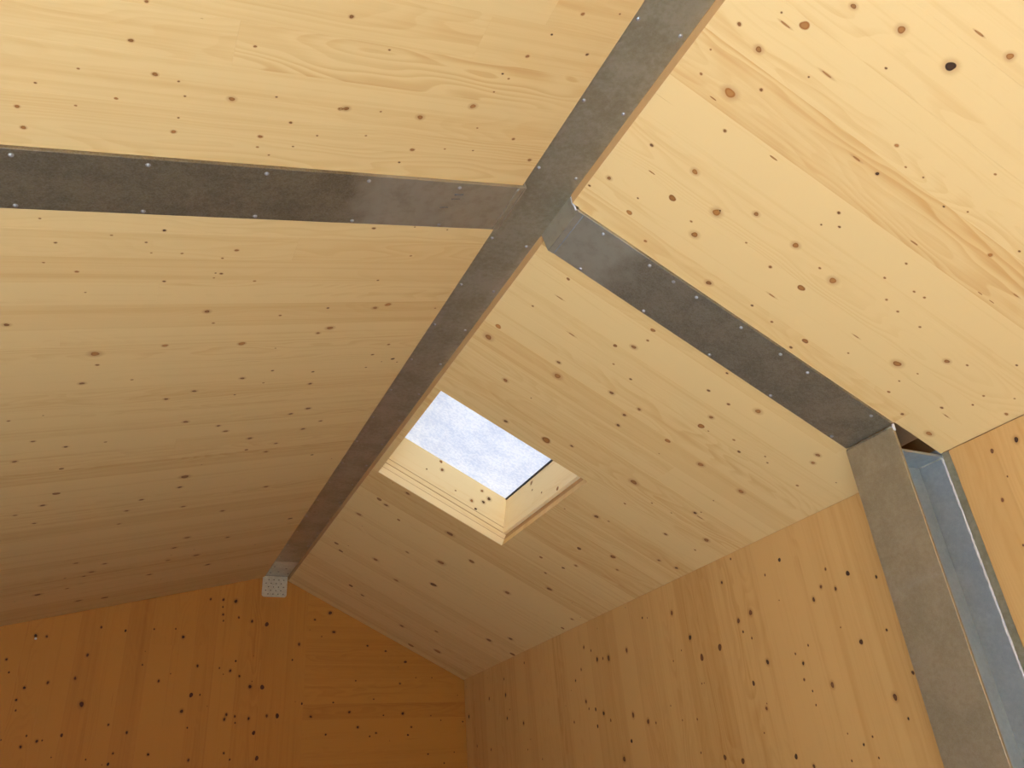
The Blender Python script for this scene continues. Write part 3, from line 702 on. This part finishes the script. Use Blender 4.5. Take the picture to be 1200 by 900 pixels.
# far side (faces the viewer): edges of the panel layers, then the lining board set slightly back
for k, (w0, w1, off) in enumerate(((0.0, 0.034, 0.0), (0.0375, 0.061, 0.003), (0.0645, LAY-0.002, 0.002))):
    o = obox('layer_edge', PR.at(uA+0.001, SK_Y1-0.004+off, w0+0.0005), PR.U*(uB-uA+0.03 if k else uB-uA-0.001), (0, 0.02, 0), NR*(w1-w0), WOODP, win, 0.001); grained(o, PR.U, 60+k, 0.2+0.2*k)
PF = Plane(PR.at(uA, SK_Y1-0.001, 0), PR.U, NR, (0, -1, 0))
PF.add_knots(430, 440, 4.286, [(372,433,6,.2),(378,474,6,.5),(427,611,12,.1),(546,670,7,.9),(585,636,6,.9),(613,620,7,.8),(526,629,6,.2),(430,660,4),(578,580,5),(300,470,3),(445,578,3),(290,530,3)])
poly = [(-0.02, LAY+0.002), (uB-uA+0.075, LAY+0.002), (uB-uA+0.075, DEP), (-0.02, DEP)]
plank(PF, poly, PF.knot_uv(), WOODP, win, random.Random(70), 0.02, tone=0.25, ringy=0.25, name='lining_board')
# eave side
eb = PR.at(uB, SK_Y0, 0)
o = obox('layer_edge', PR.at(uB+0.0005, SK_Y0, 0.0005), PR.V*(SK_Y1-SK_Y0-0.006), PR.U*0.02, NR*0.028, WOODP, win, 0.001); grained(o, PR.V, 64, 0.2)
o = obox('layer_edge', PR.at(uB+0.0035, SK_Y0, 0.030), PR.V*(SK_Y1-SK_Y0-0.006), PR.U*0.02, NR*0.026, WOODP, win, 0.001); grained(o, PR.V, 65, 0.35)
LP_o = eb+LEAN*0.060; LN = LEAN.cross(Vector((0, 1, 0)))
if LN.x > 0: LN = -LN
PE = Plane(LP_o, (0, 1, 0), LEAN, LN)
PE.add_knots(430, 440, 4.286, [(826,540,7,.2),(957,568,8,.2),(877,588,4),(830,575,4)])
poly = [(-0.02, 0), (SK_Y1-SK_Y0-0.003, 0), (SK_Y1-SK_Y0-0.003, 0.182), (-0.02, 0.182)]
plank(PE, poly, PE.knot_uv(), WOODP, win, random.Random(71), 0.02, tone=0.3, ringy=0.3, name='lining_board')
# ridge side and near side (seen only from elsewhere)
PA = Plane(PR.at(uA, SK_Y0, 0), (0, 1, 0), NR, PR.U)
plank(PA, [(0, 0.036), (SK_Y1-SK_Y0-0.006, 0.036), (SK_Y1-SK_Y0-0.006, DEP), (0, DEP)], [], WOODP, win, random.Random(72), 0.02, tone=0.3, name='lining_board')
PN = Plane(PR.at(uA, SK_Y0, 0), PR.U, NR, (0, 1, 0))
plank(PN, [(-0.02, 0.036), (uB-uA+0.06, 0.036), (uB-uA+0.06, DEP), (-0.02, DEP)], [], WOODP, win, random.Random(73), 0.02, tone=0.3, name='lining_board')
bpy.data.objects.remove(fw)
# gasket and cover
g0 = LP_o+LEAN*0.1760
obox('gasket', g0-LN*0.001+Vector((0, -0.0, 0)), (0, SK_Y1-SK_Y0-0.004, 0), LN*0.008, LEAN*0.006, DARK, win)
for (a, b_, c, d) in ((uA-0.09, uA-0.061, SK_Y0-0.09, SK_Y1+0.09), (uB+0.161, uB+0.19, SK_Y0-0.09, SK_Y1+0.09), (uA-0.06, uB+0.16, SK_Y0-0.09, SK_Y0-0.061), (uA-0.06, uB+0.16, SK_Y1+0.061, SK_Y1+0.09)):
    slab(PR, a, b_, c, d, 0.10, 0.27, 'light_stop_kerb', CORE, win)  # unseen kerb, added to keep sideways light out of the opening
slab(PR, uA-0.06, uB+0.16, SK_Y0-0.06, SK_Y1+0.06, DEP+0.0003, DEP+0.0023, 'cover_membrane', COVER, win)
